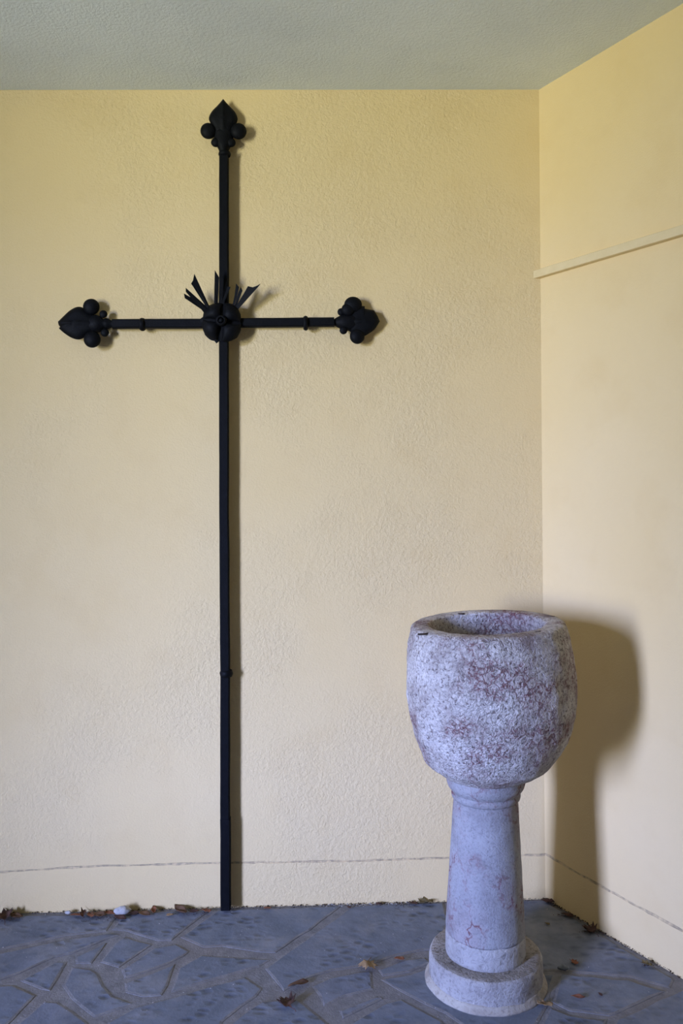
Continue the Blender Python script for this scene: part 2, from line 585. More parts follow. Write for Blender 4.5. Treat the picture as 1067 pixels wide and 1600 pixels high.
def clip(poly, p, n):
    out = []
    for i in range(len(poly)):
        a, b = poly[i], poly[(i + 1) % len(poly)]
        da, db = (a - p).dot(n), (b - p).dot(n)
        if da >= 0: out.append(a)
        if (da >= 0) != (db >= 0): out.append(a.lerp(b, da / (da - db)))
    return out

def fill_stones(region, step, seed):
    rnd = random.Random(seed)
    xs = [p.x for p in region]; ys = [p.y for p in region]
    sites = []
    y = min(ys) - step
    row = 0
    while y < max(ys) + step:
        x = min(xs) - step + (row % 2) * step * 0.5
        while x < max(xs) + step:
            sites.append(Vector((x + rnd.uniform(-.35, .35) * step, y + rnd.uniform(-.35, .35) * step, 0)))
            x += step
        y += step; row += 1
    for a in sites:
        poly = list(region)
        for b in sites:
            if a is b or (a - b).length > step * 3: continue
            d = (a - b)
            mid = (a + b) / 2 + d.normalized() * 0.012
            poly = clip(poly, mid, d.normalized())
            if len(poly) < 3: break
        if len(poly) >= 3:
            area = abs(sum(poly[t].x * poly[(t + 1) % len(poly)].y - poly[(t + 1) % len(poly)].x * poly[t].y for t in range(len(poly)))) / 2
            if area > 0.012:
                flagstone(poly, rnd.random() * 90)

YF = on_floor(533, 1645).y - 0.012
hexin = [O0 + (p - O0) * 0.992 for p in HEX]
front = clip(hexin, Vector((0, YF, 0)), Vector((0, -1, 0)))
fill_stones(front, 0.52, 3)
a = on_floor(-155, 1431); b = on_floor(-155, 1645)
dl = (b - a).normalized(); nl = Vector((-dl.y, dl.x, 0))
if nl.x > 0: nl = -nl
left = clip(clip(hexin, a + nl * 0.012, nl), Vector((0, YF + 0.024, 0)), Vector((0, 1, 0)))
fill_stones(left, 0.45, 4)

# ------------------------------------------------------------------ wrought iron cross
BASE_S, _ = wall_sz(353, 1420, L0, DB, NB, 0.03)
cross_base = L0 + DB * BASE_S + NB * 0.0
CROSS = empty('iron_cross', (cross_base.x, cross_base.y, 0.0), 'tall black wrought iron cross with spade-shaped finials leaning flat on yellow wall', 'cross')
XF = Matrix((( DB.x, NB.x, 0, 0), (DB.y, NB.y, 0, 0), (0, 0, 1, 0), (0, 0, 0, 1)))   # local x along the wall, y out of it, z up
if XF.to_3x3().determinant() < 0:
    pass
def cw(px, py, out):
    """pixel -> cross coordinates (x along wall, y out of wall, z) at distance out from the wall"""
    s, z = wall_sz(px, py, L0, DB, NB, out)
    return Vector((s - BASE_S, out, z))
def cross_part(name, me, parent=None, smooth=False):
    """mesh given in cross coordinates"""
    me.transform(XF)
    bm = bmesh.new(); bm.from_mesh(me); bmesh.ops.recalc_face_normals(bm, faces=bm.faces); bm.to_mesh(me); bm.free()
    return new_obj(name, me, M_IRON, parent or CROSS, smooth)

PX = (P_CORNER.y) / FPX        # metres per pixel on the back wall, about
BAR_Y = 0.034

def bar_mesh(path, wid, dep, axis, ch=0.004):
    """rectangular bar with chamfered edges along path [(px,py)]; axis 'v' or 'h'"""
    pts = [cw(x, y, BAR_Y) for x, y in path]
    # resample with hand-forged wobble
    res = []
    for a, b in zip(pts, pts[1:]):
        k = max(1, int((b - a).length / 0.05))
        for j in range(k): res.append(a.lerp(b, j / k))
    res.append(pts[-1])
    v, f = [], []
    hx, hy = wid / 2, dep / 2
    prof = [(-hx, -hy + ch), (-hx + ch, -hy), (hx - ch, -hy), (hx, -hy + ch), (hx, hy - ch), (hx - ch, hy), (-hx + ch, hy), (-hx, hy - ch)]
    for i, p in enumerate(res):
        wob = 1 + 0.05 * noise.noise((p.z * 9, p.x * 9, 2.2))
        dx = 0.0012 * noise.noise((p.z * 6, p.x * 6, 9.2))
        for a, b in prof:
            if axis == 'v': v.append((p.x + a * wob + dx, p.y + b, p.z))
            else: v.append((p.x, p.y + b, p.z + a * wob + dx))
    n = len(res)
    for i in range(n - 1):
        for r in range(8):
            f.append([i * 8 + r, i * 8 + (r + 1) % 8, (i + 1) * 8 + (r + 1) % 8, (i + 1) * 8 + r])
    f.append(list(range(8))); f.append([(n - 1) * 8 + r for r in range(8)])
    return mesh_from(v, f)

cross_part('upright_bar', bar_mesh([(350, 241), (350, 480), (350, 700), (350.5, 860), (352, 1050), (352, 1290)], 0.0330, 0.030, 'v'))
cross_part('foot_bar', bar_mesh([(352.3, 1278), (352.5, 1340), (353, 1419.5)], 0.0355, 0.034, 'v'))
cross_part('arm', bar_mesh([(176, 506.5), (240, 506), (335, 505.5)], 0.0320, 0.028, 'h'))
cross_part('arm', bar_mesh([(335, 505), (430, 504.3), (522, 503.3)], 0.0315, 0.028, 'h'))

def ring_mesh(c, r0, r1, h, axis, sx=1.0, squash=1.0):
    """rounded collar: profile swept round, axis 'v' (along z) or 'h' (along x)"""
    v, f = [], []
    n = 20
    prof = [(r0 * 0.8, -h / 2), (r0, -h / 2), (r1, -h / 4), (r1 * 1.04, 0), (r1, h / 4), (r0, h / 2), (r0 * 0.8, h / 2)]
    for i in range(n):
        t = 2 * math.pi * i / n
        for r, z in prof:
            a, b = r * math.cos(t) * sx, r * math.sin(t) * squash
            v.append((c.x + a, c.y + b, c.z + z) if axis == 'v' else (c.x + z, c.y + b, c.z + a))
    m = len(prof)
    for i in range(n):
        for r in range(m):
            f.append([i * m + r, ((i + 1) % n) * m + r, ((i + 1) % n) * m + (r + 1) % m, i * m + (r + 1) % m])
    return mesh_from(v, f)
for (x, y, ax, h, r) in ((353.5, 1052, 'v', 0.024, 0.0225), (351, 241, 'v', 0.016, 0.0215), (222.5, 507, 'h', 0.018, 0.0225), (477.5, 505, 'h', 0.016, 0.0255)):
    cross_part('collar', ring_mesh(cw(x, y, BAR_Y), r * 0.88, r, h, ax), smooth=True)

def uv_ball(c, r, sq=(1, 1, 1), n=18, m=12):
    v, f = [], []
    for i in range(m + 1):
        th = math.pi * i / m
        for j in range(n):
            ph = 2 * math.pi * j / n
            v.append((c[0] + r * sq[0] * math.sin(th) * math.cos(ph), c[1] + r * sq[1] * math.sin(th) * math.sin(ph), c[2] + r * sq[2] * math.cos(th)))
    for i in range(m):
        for j in range(n):
            f.append([i * n + j, i * n + (j + 1) % n, (i + 1) * n + (j + 1) % n, (i + 1) * n + j])
    me = mesh_from(v, f)
    bm = bmesh.new(); bm.from_mesh(me); bmesh.ops.remove_doubles(bm, verts=bm.verts, dist=1e-6); bm.to_mesh(me); bm.free()
    return me

def pillow(outline, thick, ridge=0.0, rings=5):
    """embossed sheet-iron leaf: closed outline [(x,z)] in local plane, dome height thick, ridge along x=0"""
    n = len(outline)
    cx = 0.0; cz = sum(p[1] for p in outline) / n
    v, f = [], []
    for side in (1, -1):
        for k in range(rings):
            t = 1 - k / rings
            for (x, z) in outline:
                X = cx + (x - cx) * t; Z = cz + (z - cz) * t
                hgt = thick * math.sqrt(max(0, 1 - t ** 2.4)) * (1 if side > 0 else 0.45)
                if ridge: hgt += ridge * (1 - t * 0.6) * math.exp(-(X / 0.006) ** 2) * (1 if side > 0 else 0)
                v.append((X, side * hgt + (0.0012 * side), Z))
        v.append((cx, side * (thick * (1 if side > 0 else .45) + (ridge if side > 0 else 0)), cz))
    off = rings * n + 1
    for s in range(2):
        b = s * off
        for k in range(rings - 1):
            for i in range(n):
                f.append([b + k * n + i, b + k * n + (i + 1) % n, b + (k + 1) * n + (i + 1) % n, b + (k + 1) * n + i])
        for i in range(n):
            f.append([b + (rings - 1) * n + i, b + (rings - 1) * n + (i + 1) % n, b + rings * n])
    for i in range(n):
        f.append([i, (i + 1) % n, off + (i + 1) % n, off + i])
    return mesh_from(v, f)

def smooth_outline(pts, k=4):
    """Catmull-Rom through pts, corners kept where a point has a third value"""
    out = []
    n = len(pts)
    for i in range(n):
        p0, p1, p2, p3 = pts[i - 1], pts[i], pts[(i + 1) % n], pts[(i + 2) % n]
        if len(p1) > 2: p0 = p1
        if len(p2) > 2: p3 = p2
        for j in range(k):
            t = j / k
            q = []
            for a in (0, 1):
                q.append(0.5 * (2 * p1[a] + (p2[a] - p0[a]) * t + (2 * p0[a] - 5 * p1[a] + 4 * p2[a] - p3[a]) * t * t + (3 * p1[a] - p0[a] - 3 * p2[a] + p3[a]) * t ** 3))
            out.append(tuple(q))
    return out

U = PX
def finial(centre, rot, leaf, balls, neck, tilt=(0, 0, 0)):
    """centre: point where the finial leaves its bar (cross coords); rot: angle in the wall plane; leaf, balls, neck in px units,
    x across, z outward along the finial"""
    R = Matrix.Rotation(rot, 4, 'Y')
    T = Matrix.Translation(centre) @ R @ Matrix.Rotation(tilt[0], 4, 'X') @ Matrix.Rotation(tilt[2], 4, 'Z')
    root = bpy.data.objects.new('finial', None)
    COL.objects.link(root); root.parent = CROSS
    me = pillow(smooth_outline([(x * U, z * U) + ((1,) if c else ()) for x, z, c in leaf]), 0.014, 0.006)
    me.transform(Matrix.Translation((0, 0.004, 0)))
    me.transform(T); cross_part('leaf', me, root, True)
    # turned neck
    nm_v, nm_f = [], []
    n = 16
    for (r, z, sq) in neck:
        for i in range(n):
            t = 2 * math.pi * i / n
            nm_v.append((r * U * math.cos(t), r * U * math.sin(t) * sq, z * U))
    m = len(neck)
    for k in range(m - 1):
        for i in range(n):
            nm_f.append([k * n + i, k * n + (i + 1) % n, (k + 1) * n + (i + 1) % n, (k + 1) * n + i])
    nm_f.append(list(range(n))); nm_f.append([(m - 1) * n + i for i in range(n)])
    me = mesh_from(nm_v, nm_f); me.transform(T); cross_part('neck', me, root, True)
    for (x, z, y, r, sx, sz, big) in balls:
        me = uv_ball((0, 0, 0), r * U, (sx, 0.62, sz))
        me.transform(Matrix.Translation((x * U, y * U, z * U)))
        me.transform(T); cross_part('lobe' if big else 'bead', me, root, True)
    return root

LEAF = [(0, 80, 1), (9, 70, 0), (17.5, 61, 0), (21.5, 51, 0), (19, 42, 0), (14, 32, 0), (9, 22, 0), (-9, 22, 0), (-14, 32, 0), (-19, 42, 0), (-22, 51, 0), (-17.5, 61, 0), (-9, 70, 0)]
NECK = [(7, -3, 1), (7.2, 0, 1), (7.5, 3, 1), (10, 8, .9), (13, 13, .7), (14, 20, .6), (16, 28, .5), (15, 36, .5), (8, 42, .45)]
BALLS = [(-23, 31, 3, 12, 1, 1, 1), (23, 31, 3, 12.2, 1, 1, 1), (-11.5, 13.5, 3, 7.5, 1, .9, 0), (11, 13.5, 3, 7.5, 1, .9, 0)]
finial(cw(349.6, 238, 0.027), 0.0, LEAF, BALLS, NECK)
LEAF_L = [(3, 83, 1), (-2, 82, 0), (-5, 80, 1), (-7, 82, 1), (-12, 77, 0), (-20, 66, 0), (-24, 55, 0), (-22, 46, 0), (-14, 34, 0), (-9, 22, 0), (9, 22, 0), (15, 34, 0), (24, 46, 0), (25, 55, 0), (20, 65, 0), (11, 75, 0)]
BALLS_L = [(25, 33, 3, 12.4, 1, 1, 1), (-25, 31, 7, 12.6, 1, 1, 1), (14, 15, 3, 6, 1, 1, 0), (-14, 13, 3, 6.2, 1, 1, 0)]
NECK_L = [(6, -2, 1), (6, 1, 1), (5.4, 4, 1), (8, 8, .9), (8.5, 12, .9), (7, 16, .9), (12, 20, .8), (14, 28, .7), (13, 36, .6), (8, 42, .5)]
finial(cw(178, 506, 0.028), -math.pi / 2, LEAF_L, BALLS_L, NECK_L)
LEAF_R = [(-1, 72, 1), (11, 64, 0), (17, 56, 0), (22, 46, 0), (19, 34, 0), (10, 22, 0), (-10, 22, 0), (-20, 30, 0), (-25, 42, 1), (-24, 49, 1), (-21, 47, 0), (-18, 63, 1), (-10, 68, 0)]
BALLS_R = [(-26, 31, 4, 13, 0.95, 1.05, 1), (-18, 23, 6, 10, 1, 1, 1), (22, 37, 3, 12, 1, 0.95, 1), (-15, 13, 3, 6, 1, 1, 0), (13.5, 16, 5, 6, 1, 1, 0)]
NECK_R = [(6.3, -4, 1), (6.3, 0, 1), (5, 2, 1), (8, 7, .9), (12, 14, .8), (13, 22, .8), (14, 28, .7), (13, 36, .6), (8, 42, .5)]
finial(cw(520, 503.5, 0.029), math.pi / 2, LEAF_R, BALLS_R, NECK_R)

# rosette at the crossing
ROS = bpy.data.objects.new('rosette', None)
COL.objects.link(ROS); ROS.parent = CROSS
rc = cw(347.5, 505, BAR_Y)
def rosette_disc():
    v, f = [], []
    n = 48
    rr = random.Random(8)
    R = []
    for i in range(n):
        t = 2 * math.pi * i / n
        r = 30.5 + 1.6 * math.cos(4 * t - math.pi) + rr.uniform(-0.6, 0.6)
        if i in (23, 24): r += 3.5        # torn spikes at the left
        if i in (34,): r += 4
        if i in (25, 26): r -= 4
        R.append(r * U)
    for y, k in ((0.016, 1.0), (0.021, 1.0), (0.026, 0.55)):
        for i in range(n):
            t = 2 * math.pi * i / n
            v.append((rc.x + R[i] * k * math.cos(t), rc.y + y, rc.z + R[i] * k * math.sin(t)))
    for k in range(2):
        for i in range(n):
            f.append([k * n + i, k * n + (i + 1) % n, (k + 1) * n + (i + 1) % n, (k + 1) * n + i])
    f.append(list(range(n))); f.append([2 * n + i for i in range(n)])
    return mesh_from(v, f)
cross_part('back_plate', rosette_disc(), ROS)
def petal(ang, r_out, w, h):
    v, f = [], []
    nr, na = 8, 14
    for a in range(nr + 1):
        q = a / nr
        for b in range(na + 1):
            s = b / na * 2 - 1
            rad = (5 + (r_out - 5) * q) * (1 - 0.10 * q * q * s * s)
            t = ang + s * w * (0.75 + 0.25 * q)
            hh = 0.026 + h * math.sin(math.pi * min(1, q * 0.97 + 0.03)) ** 0.8 * (1 - s * s) ** 0.5 + 0.004 * (1 - q)
            v.append((rc.x + rad * U * math.cos(t), rc.y + hh, rc.z + rad * U * math.sin(t)))
    base = len(v)
    for i in range(base):
        x, y, z = v[i]
        v.append((x, rc.y + 0.020, z))
    W = na + 1
    for a in range(nr):
        for b in range(na):
            f.append([a * W + b, a * W + b + 1, (a + 1) * W + b + 1, (a + 1) * W + b])
            f.append([base + a * W + b, base + (a + 1) * W + b, base + (a + 1) * W + b + 1, base + a * W + b + 1])
    rim = [b for b in range(W)] + [a * W + na for a in range(1, nr + 1)] + [nr * W + b for b in range(na - 1, -1, -1)] + [a * W for a in range(nr - 1, 0, -1)]
    for i in range(len(rim)):
        p, q = rim[i], rim[(i + 1) % len(rim)]
        f.append([p, q, base + q, base + p])
    return mesh_from(v, f)
for ang, ro, h in ((40, 31, 0.020), (128, 30, 0.019), (215, 31, 0.021), (310, 32, 0.020)):
    cross_part('petal', petal(math.radians(ang), ro, math.radians(42), h), ROS, True)
me = ring_mesh(Vector((0, 0, 0)), 0.014, 0.019, 0.022, 'v')
me.transform(Matrix.Rotation(math.pi / 2, 4, 'X')); me.transform(Matrix.Translation(rc + Vector((0, 0.044, 0))))
cross_part('boss_ring', me, ROS, True)
cross_part('stud', uv_ball((rc.x, rc.y + 0.047, rc.z), 0.0085), ROS, True)

# flat rays of sheet iron behind the rosette, fanning upward
RAYS = [
    [(115, 390), (182, 428), (135, 372), (134, 330), (335, 512), (430, 640), (380, 660), (295, 555), (125, 440)],
    [(224, 184), (370, 500), (440, 640), (400, 640), (335, 512), (190, 287), (210, 255)],
    [(437, 145), (482, 222), (470, 485), (490, 600), (460, 600), (430, 482), (434, 300)],
    [(486, 212), (530, 238), (528, 300), (515, 490), (530, 600), (490, 600), (478, 484)],
    [(566, 318), (602, 322), (540, 470), (520, 600), (490, 600), (512, 480)],
    [(659, 285), (690, 325), (668, 430), (648, 500), (560, 620), (540, 600), (626, 495), (645, 400)],
    [(708, 320), (726, 362), (695, 440), (672, 505), (580, 620), (560, 610), (650, 500), (676, 400)],
    [(782, 314), (832, 326), (880, 308), (915, 286), (900, 310), (690, 545), (600, 640), (570, 610), (668, 508), (740, 390)],
]
for i, r in enumerate(RAYS):
    v, f = [], []
    n = len(r)
    for back in (0, 1):
        for (x, y) in r:
            px, py = 270 + x / 6.67, 400 + y / 6.67
            rad = math.hypot(px - 347.5, py - 505)
            out = BAR_Y + 0.016 + 0.0006 * max(0, rad - 20) * (1 if i not in (3, 4) else 1.1) - back * 0.0016
            v.append(cw(px, py, out))
    f = [list(range(n)), list(range(n, 2 * n))] + [[k, (k + 1) % n, n + (k + 1) % n, n + k] for k in range(n)]
    cross_part('ray', mesh_from(v, f))

# ------------------------------------------------------------------ stone font
FZ = 2.529
K = FZ / FPX
def fx(px): return (px - 758.5) * K
font_c = on_floor(758.5, 1530)
FONT = empty('stone_font', (font_c.x, font_c.y, 0.0065), 'grey limestone baptismal font, round bowl on tapering pillar, in the room corner', 'font')
def zpx(py): return CAM_H - (py - CY - 2) * font_c.y / FPX - 0.0065

def lathe(rows, n=96, rough=0.0, seed=0.0, freq=18, close=True):
    """rows [(radius, z, x offset)] from bottom to top"""
    v, f = [], []
    for (r, z, ox) in rows:
        for i in range(n):
            t = 2 * math.pi * i / n
            p = Vector((r * math.cos(t), r * math.sin(t), z))
            rr = r
            if rough:
                rr += rough * (noise.noise(p * freq + Vector((seed, 0, 0))) + 0.6 * noise.noise(p * freq * 2.7 + Vector((0, seed, 0))))
            v.append((ox + rr * math.cos(t), rr * math.sin(t), z))
    m = len(rows)
    for k in range(m - 1):
        for i in range(n):
            f.append([k * n + i, k * n + (i + 1) % n, (k + 1) * n + (i + 1) % n, (k + 1) * n + i])
    f.append(list(range(n)))
    if close: f.append([(m - 1) * n + i for i in range(n)])
    return mesh_from(v, f)

def dense(rows, step=0.012):
    out = []
    for a, b in zip(rows, rows[1:]):
        d = math.hypot(b[0] - a[0], b[1] - a[1])
        k = max(1, int(d / step))
        for j in range(k):
            t = j / k
            out.append(tuple(a[q] * (1 - t) + b[q] * t for q in range(3)))
    out.append(rows[-1])
    return out

def spline(rows, k=5):
    out = []
    n = len(rows)
    for i in range(n - 1):
        p0, p1, p2, p3 = rows[max(0, i - 1)], rows[i], rows[i + 1], rows[min(n - 1, i + 2)]
        for j in range(k):
            t = j / k
            out.append(tuple(0.5 * (2 * p1[a] + (p2[a] - p0[a]) * t + (2 * p0[a] - 5 * p1[a] + 4 * p2[a] - p3[a]) * t * t + (3 * p1[a] - p0[a] - 3 * p2[a] + p3[a]) * t ** 3) for a in range(3)))
    out.append(rows[-1])
    return out

# plinth and mortar fillet
pk = font_c.y / FPX
ZP = 0.083
new_obj('plinth', lathe(dense([(0.168, 0.0, 0), (0.1735, 0.004, 0), (0.172, 0.04, 0), (0.1705, ZP - 0.008, 0), (0.165, ZP - 0.001, 0), (0.15, ZP, 0), (0.118, ZP + 0.001, 0)]), 120, 0.0022, 3.0), [M_PLINTH, M_GRIME], FONT, True)
for p in bpy.data.objects['plinth'].data.polygons:
    if p.normal.z > 0.8: p.material_index = 1
new_obj('mortar_fillet', lathe([(0.186, -0.005, 0), (0.184, 0.001, 0), (0.179, 0.005, 0), (0.1755, 0.011, 0), (0.1725, 0.017, 0)], 120, 0.003, 9.0, 9), M_FILLET, FONT, True)
new_obj('mortar_band', lathe(dense([(0.1215, ZP - 0.006, 0), (0.1215, ZP + 0.01, 0), (0.121, ZP + 0.05, 0), (0.1195, 0.150, 0), (0.116, 0.152, 0)]), 110, 0.0013, 5.0), M_BAND, FONT, True)
# pillar
zs_b, zs_t = 0.148, zpx(1248)
new_obj('pillar', lathe(dense([(0.1195, zs_b, 0), (0.1205, zs_b + 0.006, 0), (0.1200, zs_b + 0.02, 0)] + [(0.1200 + (0.0978 - 0.1200) * t, zs_b + 0.02 + (zs_t - zs_b - 0.02) * t, 0.0045 * t) for t in (0.1, 0.3, 0.5, 0.7, 0.9, 1.0)], 0.015), 110, 0.0009, 1.0, 25), M_SHAFT, FONT, True)
new_obj('neck_moulding', lathe(spline([(0.0985, zpx(1250), 0.005), (0.1035, zpx(1247), 0.005), (0.1050, zpx(1242), 0.005), (0.1020, zpx(1239), 0.005), (0.1065, zpx(1236), 0.005), (0.1140, zpx(1231), 0.005), (0.1185, zpx(1225), 0.005), (0.1195, zpx(1220), 0.005), (0.1190, zpx(1212), 0.005), (0.10, zpx(1206), 0.005)], 4), 110, 0.0006, 2.0), M_SHAFT, FONT, True)
# bowl
sil = [(1217, 40, 760), (1215, 59, 761), (1210.5, 70, 762), (1203, 81.5, 763.5), (1191, 97, 764), (1163, 113, 768), (1138, 122, 769.5), (1110, 128, 770), (1079, 130.5, 770), (1051, 129.5, 768.5), (1011, 126, 767), (992, 122, 766), (982, 119.5, 765.5), (977.5, 116, 765.5), (976, 109, 765), (976, 97, 765), (977, 91, 765), (981, 88, 765), (1000, 87, 765), (1040, 85, 765), (1080, 76, 765), (1102, 52, 765), (1108, 22, 765), (1108.5, 2, 765)]
rows = spline([(r * pk, zpx(y), fx(c)) for y, r, c in sil], 6)
me = lathe(rows, 160, 0.0032, 4.0, 26)
ztop = zpx(976)
for v in me.vertices:         # the rim dips to the front and to the left
    k = max(0.0, 1 - (ztop - v.co.z) / 0.20) if v.co.z < ztop else 1.0
    v.co.z += k * (0.040 * (v.co.x - fx(765)) + 0.030 * v.co.y)
BOWL = new_obj('bowl', me, M_BOWL, FONT, True)
# iron cramps let into the rim
def cramp(px, py, wpx, ang, hpx=2.6):
    z = ztop + 0.0065
    p = None
    for _ in range(6):
        p = on_floor(px, py, z)
        z = ztop + 0.0065 + 0.040 * (p.x - font_c.x - fx(765)) + 0.030 * (p.y - font_c.y)
    L = wpx * pk / 2; Wd = 0.0024
    v, f = [], []
    n = 8
    for i in range(n + 1):
        s = i / n * 2 - 1
        off = 0.004 * s * s
        for dz in (-0.004, 0.0012):
            for dw in (-Wd, Wd):
                w = dw * (1 - 0.5 * s * s)
                v.append((s * L, off + w, dz))
    for i in range(n):
        a, b = i * 4, i * 4 + 4
        for q in ((0, 1), (1, 3), (3, 2), (2, 0)):
            f.append([a + q[0], a + q[1], b + q[1], b + q[0]])
    f.append([0, 1, 3, 2]); f.append([n * 4 + q for q in (0, 1, 3, 2)])
    o = new_obj('iron_cramp', mesh_from(v, f), M_DIRT, BOWL)
    o.location = (p.x - font_c.x, p.y - font_c.y, z - 0.0065)
    o.rotation_euler = (0, 0, ang)
cramp(662, 990, 18, math.radians(25)); cramp(721, 958.5, 11, 0); cramp(858, 963, 16, math.radians(-25)); cramp(842, 987, 8, math.radians(20))

# ------------------------------------------------------------------ fallen leaves and bits on the floor
MAPLE = [(0, -1.0), (0.10, -0.55), (0.55, -0.75), (0.48, -0.45), (0.98, -0.20), (0.70, -0.02), (0.85, 0.38), (0.45, 0.26), (0.34, 0.60), (0.18, 0.55), (0, 1.0),
         (-0.20, 0.52), (-0.38, 0.62), (-0.42, 0.25), (-0.88, 0.36), (-0.68, 0.0), (-1.0, -0.22), (-0.50, -0.44), (-0.52, -0.78), (-0.10, -0.55)]
OVAL = [(0, -1.0), (0.30, -0.7), (0.46, -0.25), (0.48, 0.15), (0.36, 0.55), (0.15, 0.85), (0, 1.0), (-0.15, 0.85), (-0.34, 0.55), (-0.45, 0.15), (-0.44, -0.25), (-0.28, -0.7)]
SHRED = [(0.1, -0.9), (0.5, -0.5), (0.35, -0.2), (0.6, 0.2), (0.3, 0.35), (0.25, 0.8), (-0.1, 0.6), (-0.45, 0.75), (-0.35, 0.2), (-0.6, -0.1), (-0.3, -0.4), (-0.35, -0.8)]
def leaf(px, py, size, kind, shape, label, ang=0.0, curl=0.6, fold=0.3, sx=1.0, group=None, name='dry_leaf', lift=0.0075, cat='leaf', stem=True):
    p = on_floor(px, py, lift)
    rnd = random.Random(int(px * 31 + py))
    n = len(shape); rings = 4
    if group: size *= 1.2
    v, f = [], []
    ca, sa = math.cos(ang), math.sin(ang)
    ph = rnd.uniform(0, 6)
    def place(x, y):
        z = curl * 0.55 * (x * x + 0.35 * y * y) + fold * abs(x) * 0.6 + 0.10 * math.sin(5 * x + 3 * y + ph)
        X = x * sx * (1 - 0.25 * curl * abs(x))
        return [size * (X * ca - y * sa), size * (X * sa + y * ca), size * z]
    for k in range(rings):
        t = 1 - k / rings
        for x, y in shape:
            v.append(place(x * t, y * t))
    v.append(place(0, 0))
    for k in range(rings - 1):
        for i in range(n):
            f.append([k * n + i, k * n + (i + 1) % n, (k + 1) * n + (i + 1) % n, (k + 1) * n + i])
    for i in range(n):
        f.append([(rings - 1) * n + i, (rings - 1) * n + (i + 1) % n, rings * n])
    zmin = min(q[2] for q in v)
    for q in v: q[2] -= zmin
    o = new_obj(name, mesh_from(v, f), M_LEAF[kind], None, True)
    o.location = p
    md = o.modifiers.new('thickness', 'SOLIDIFY'); md.thickness = 0.0008
    tag(o, label, cat, group)
    if stem and shape is MAPLE:
        a = Vector(v[0]); b = a + Vector((0.35 * size * sa + 0.1 * size, -0.45 * size * ca, 0.0)); b.z = max(0.0015, a.z * 0.4)
        sv, sf = [], []
        for q in (a, (a + b) / 2 + Vector((0.05 * size, 0, 0.08 * size)), b):
            for i in range(5):
                t = 2 * math.pi * i / 5
                sv.append((q.x + 0.0011 * math.cos(t), q.y, q.z + 0.0011 * math.sin(t)))
        for k in range(2):
            for i in range(5):
                sf.append([k * 5 + i, k * 5 + (i + 1) % 5, (k + 1) * 5 + (i + 1) % 5, (k + 1) * 5 + i])
        new_obj('stem', mesh_from(sv, sf), M_LEAF[kind], o)
    return o

def pebble(px, py, r, sq, mat, label, name='pebble', seed=0.0, cat='pebble', lift=0.0065):
    p = on_floor(px, py, lift)
    me = uv_ball((0, 0, 0), r, sq, 14, 9)
    for v in me.vertices:
        v.co *= 1 + 0.45 * noise.noise(v.co * (1.3 / r) + Vector((seed, 0, 0)))
    zm = min(v.co.z for v in me.vertices)
    for v in me.vertices: v.co.z -= zm
    o = new_obj(name, me, mat, None, True)
    o.location = p
    return tag(o, label, cat)

leaf(447, 1567, 0.036, 'dark', MAPLE, 'dark brown crumpled leaf, largest on the open paving', 0.6, 0.7, 0.35)
leaf(466, 1538, 0.034, 'brown', OVAL, 'brown half-curled leaf just behind the darkest crumpled leaf', -1.2, 0.9, 0.5, 0.8)
leaf(574, 1511, 0.031, 'tan', MAPLE, 'tan spiky-lobed leaf lying flat left of the font', 2.9, -0.35, -0.2, 1.0)
leaf(624, 1498, 0.017, 'rust', OVAL, 'small rust-red leaf between tan lobed leaf and font', 1.4, 0.7, 0.3, 1.2)
leaf(897, 1503, 0.018, 'rust', SHRED, 'small brown leaf scrap beside blue-grey pebble right of font', 0.4, 0.6, 0.2, 1.2)
leaf(903, 1559, 0.021, 'rust', OVAL, 'narrow reddish rolled leaf on paving right of the plinth', 1.45, 0.9, 0.6, 0.6)
leaf(938, 1554, 0.010, 'dark', SHRED, 'tiny dark leaf crumb right of the narrow reddish leaf', 0.2, 0.5, 0.2)
leaf(850, 1570, 0.028, 'tan', SHRED, 'pale tan torn leaf touching the front right of the plinth', 1.3, 0.8, 0.3, 0.9)
pebble(880, 1516, 0.0125, (1.25, 0.8, 0.6), M_PEBBLE, 'small blue-grey pebble right of the font plinth', seed=2.0)
pebble(191.5, 1429, 0.018, (1.5, 0.8, 0.75), M_WHITE, 'white plaster chunk against back wall among dry leaves', 'plaster_chunk', 5.0, 'rubble')
pebble(106, 1428, 0.008, (1.4, 0.8, 0.7), M_WHITE, 'tiny white plaster chip left of the leaf heap', 'plaster_chip', 8.0, 'rubble')
W = 'dry leaves along the foot of the back wall'
leaf(6, 1434, 0.036, 'dark', MAPLE, 'dark leaf at the far left foot of back wall', 0.4, 0.9, 0.3, group=W)
leaf(26, 1434, 0.024, 'brown', OVAL, 'brown oval leaf next to far-left dark leaf by wall', 1.2, 0.7, 0.4, 1.1, group=W)
leaf(120, 1430, 0.020, 'rust', OVAL, 'leftmost thin leaf of the heap beside the white chunk', 1.5, 0.5, 0.3, 0.7, group=W)
leaf(130, 1429, 0.026, 'dark', SHRED, 'dark upright curled leaf standing highest in the wall-foot heap', 0.2, 1.3, 0.8, 0.8, group=W)
leaf(141, 1430, 0.021, 'rust', SHRED, 'rusty leaf scrap right of upright curled leaf', 0.8, 0.9, 0.3, group=W)
leaf(154, 1430, 0.026, 'brown', SHRED, 'brown shredded leaf in middle of heap left of white chunk', 1.3, 0.7, 0.3, group=W)
leaf(173, 1428, 0.019, 'rust', OVAL, 'reddish oval leaf touching left side of white chunk', 1.3, 0.6, 0.3, 1.0, group=W)
leaf(187, 1434, 0.025, 'dark', OVAL, 'dark leaf lying in front of the white chunk', 1.1, 0.4, 0.2, 0.9, group=W)
leaf(207, 1427, 0.022, 'dark', SHRED, 'dark shredded leaf touching right side of white chunk', 1.4, 0.6, 0.2, group=W)
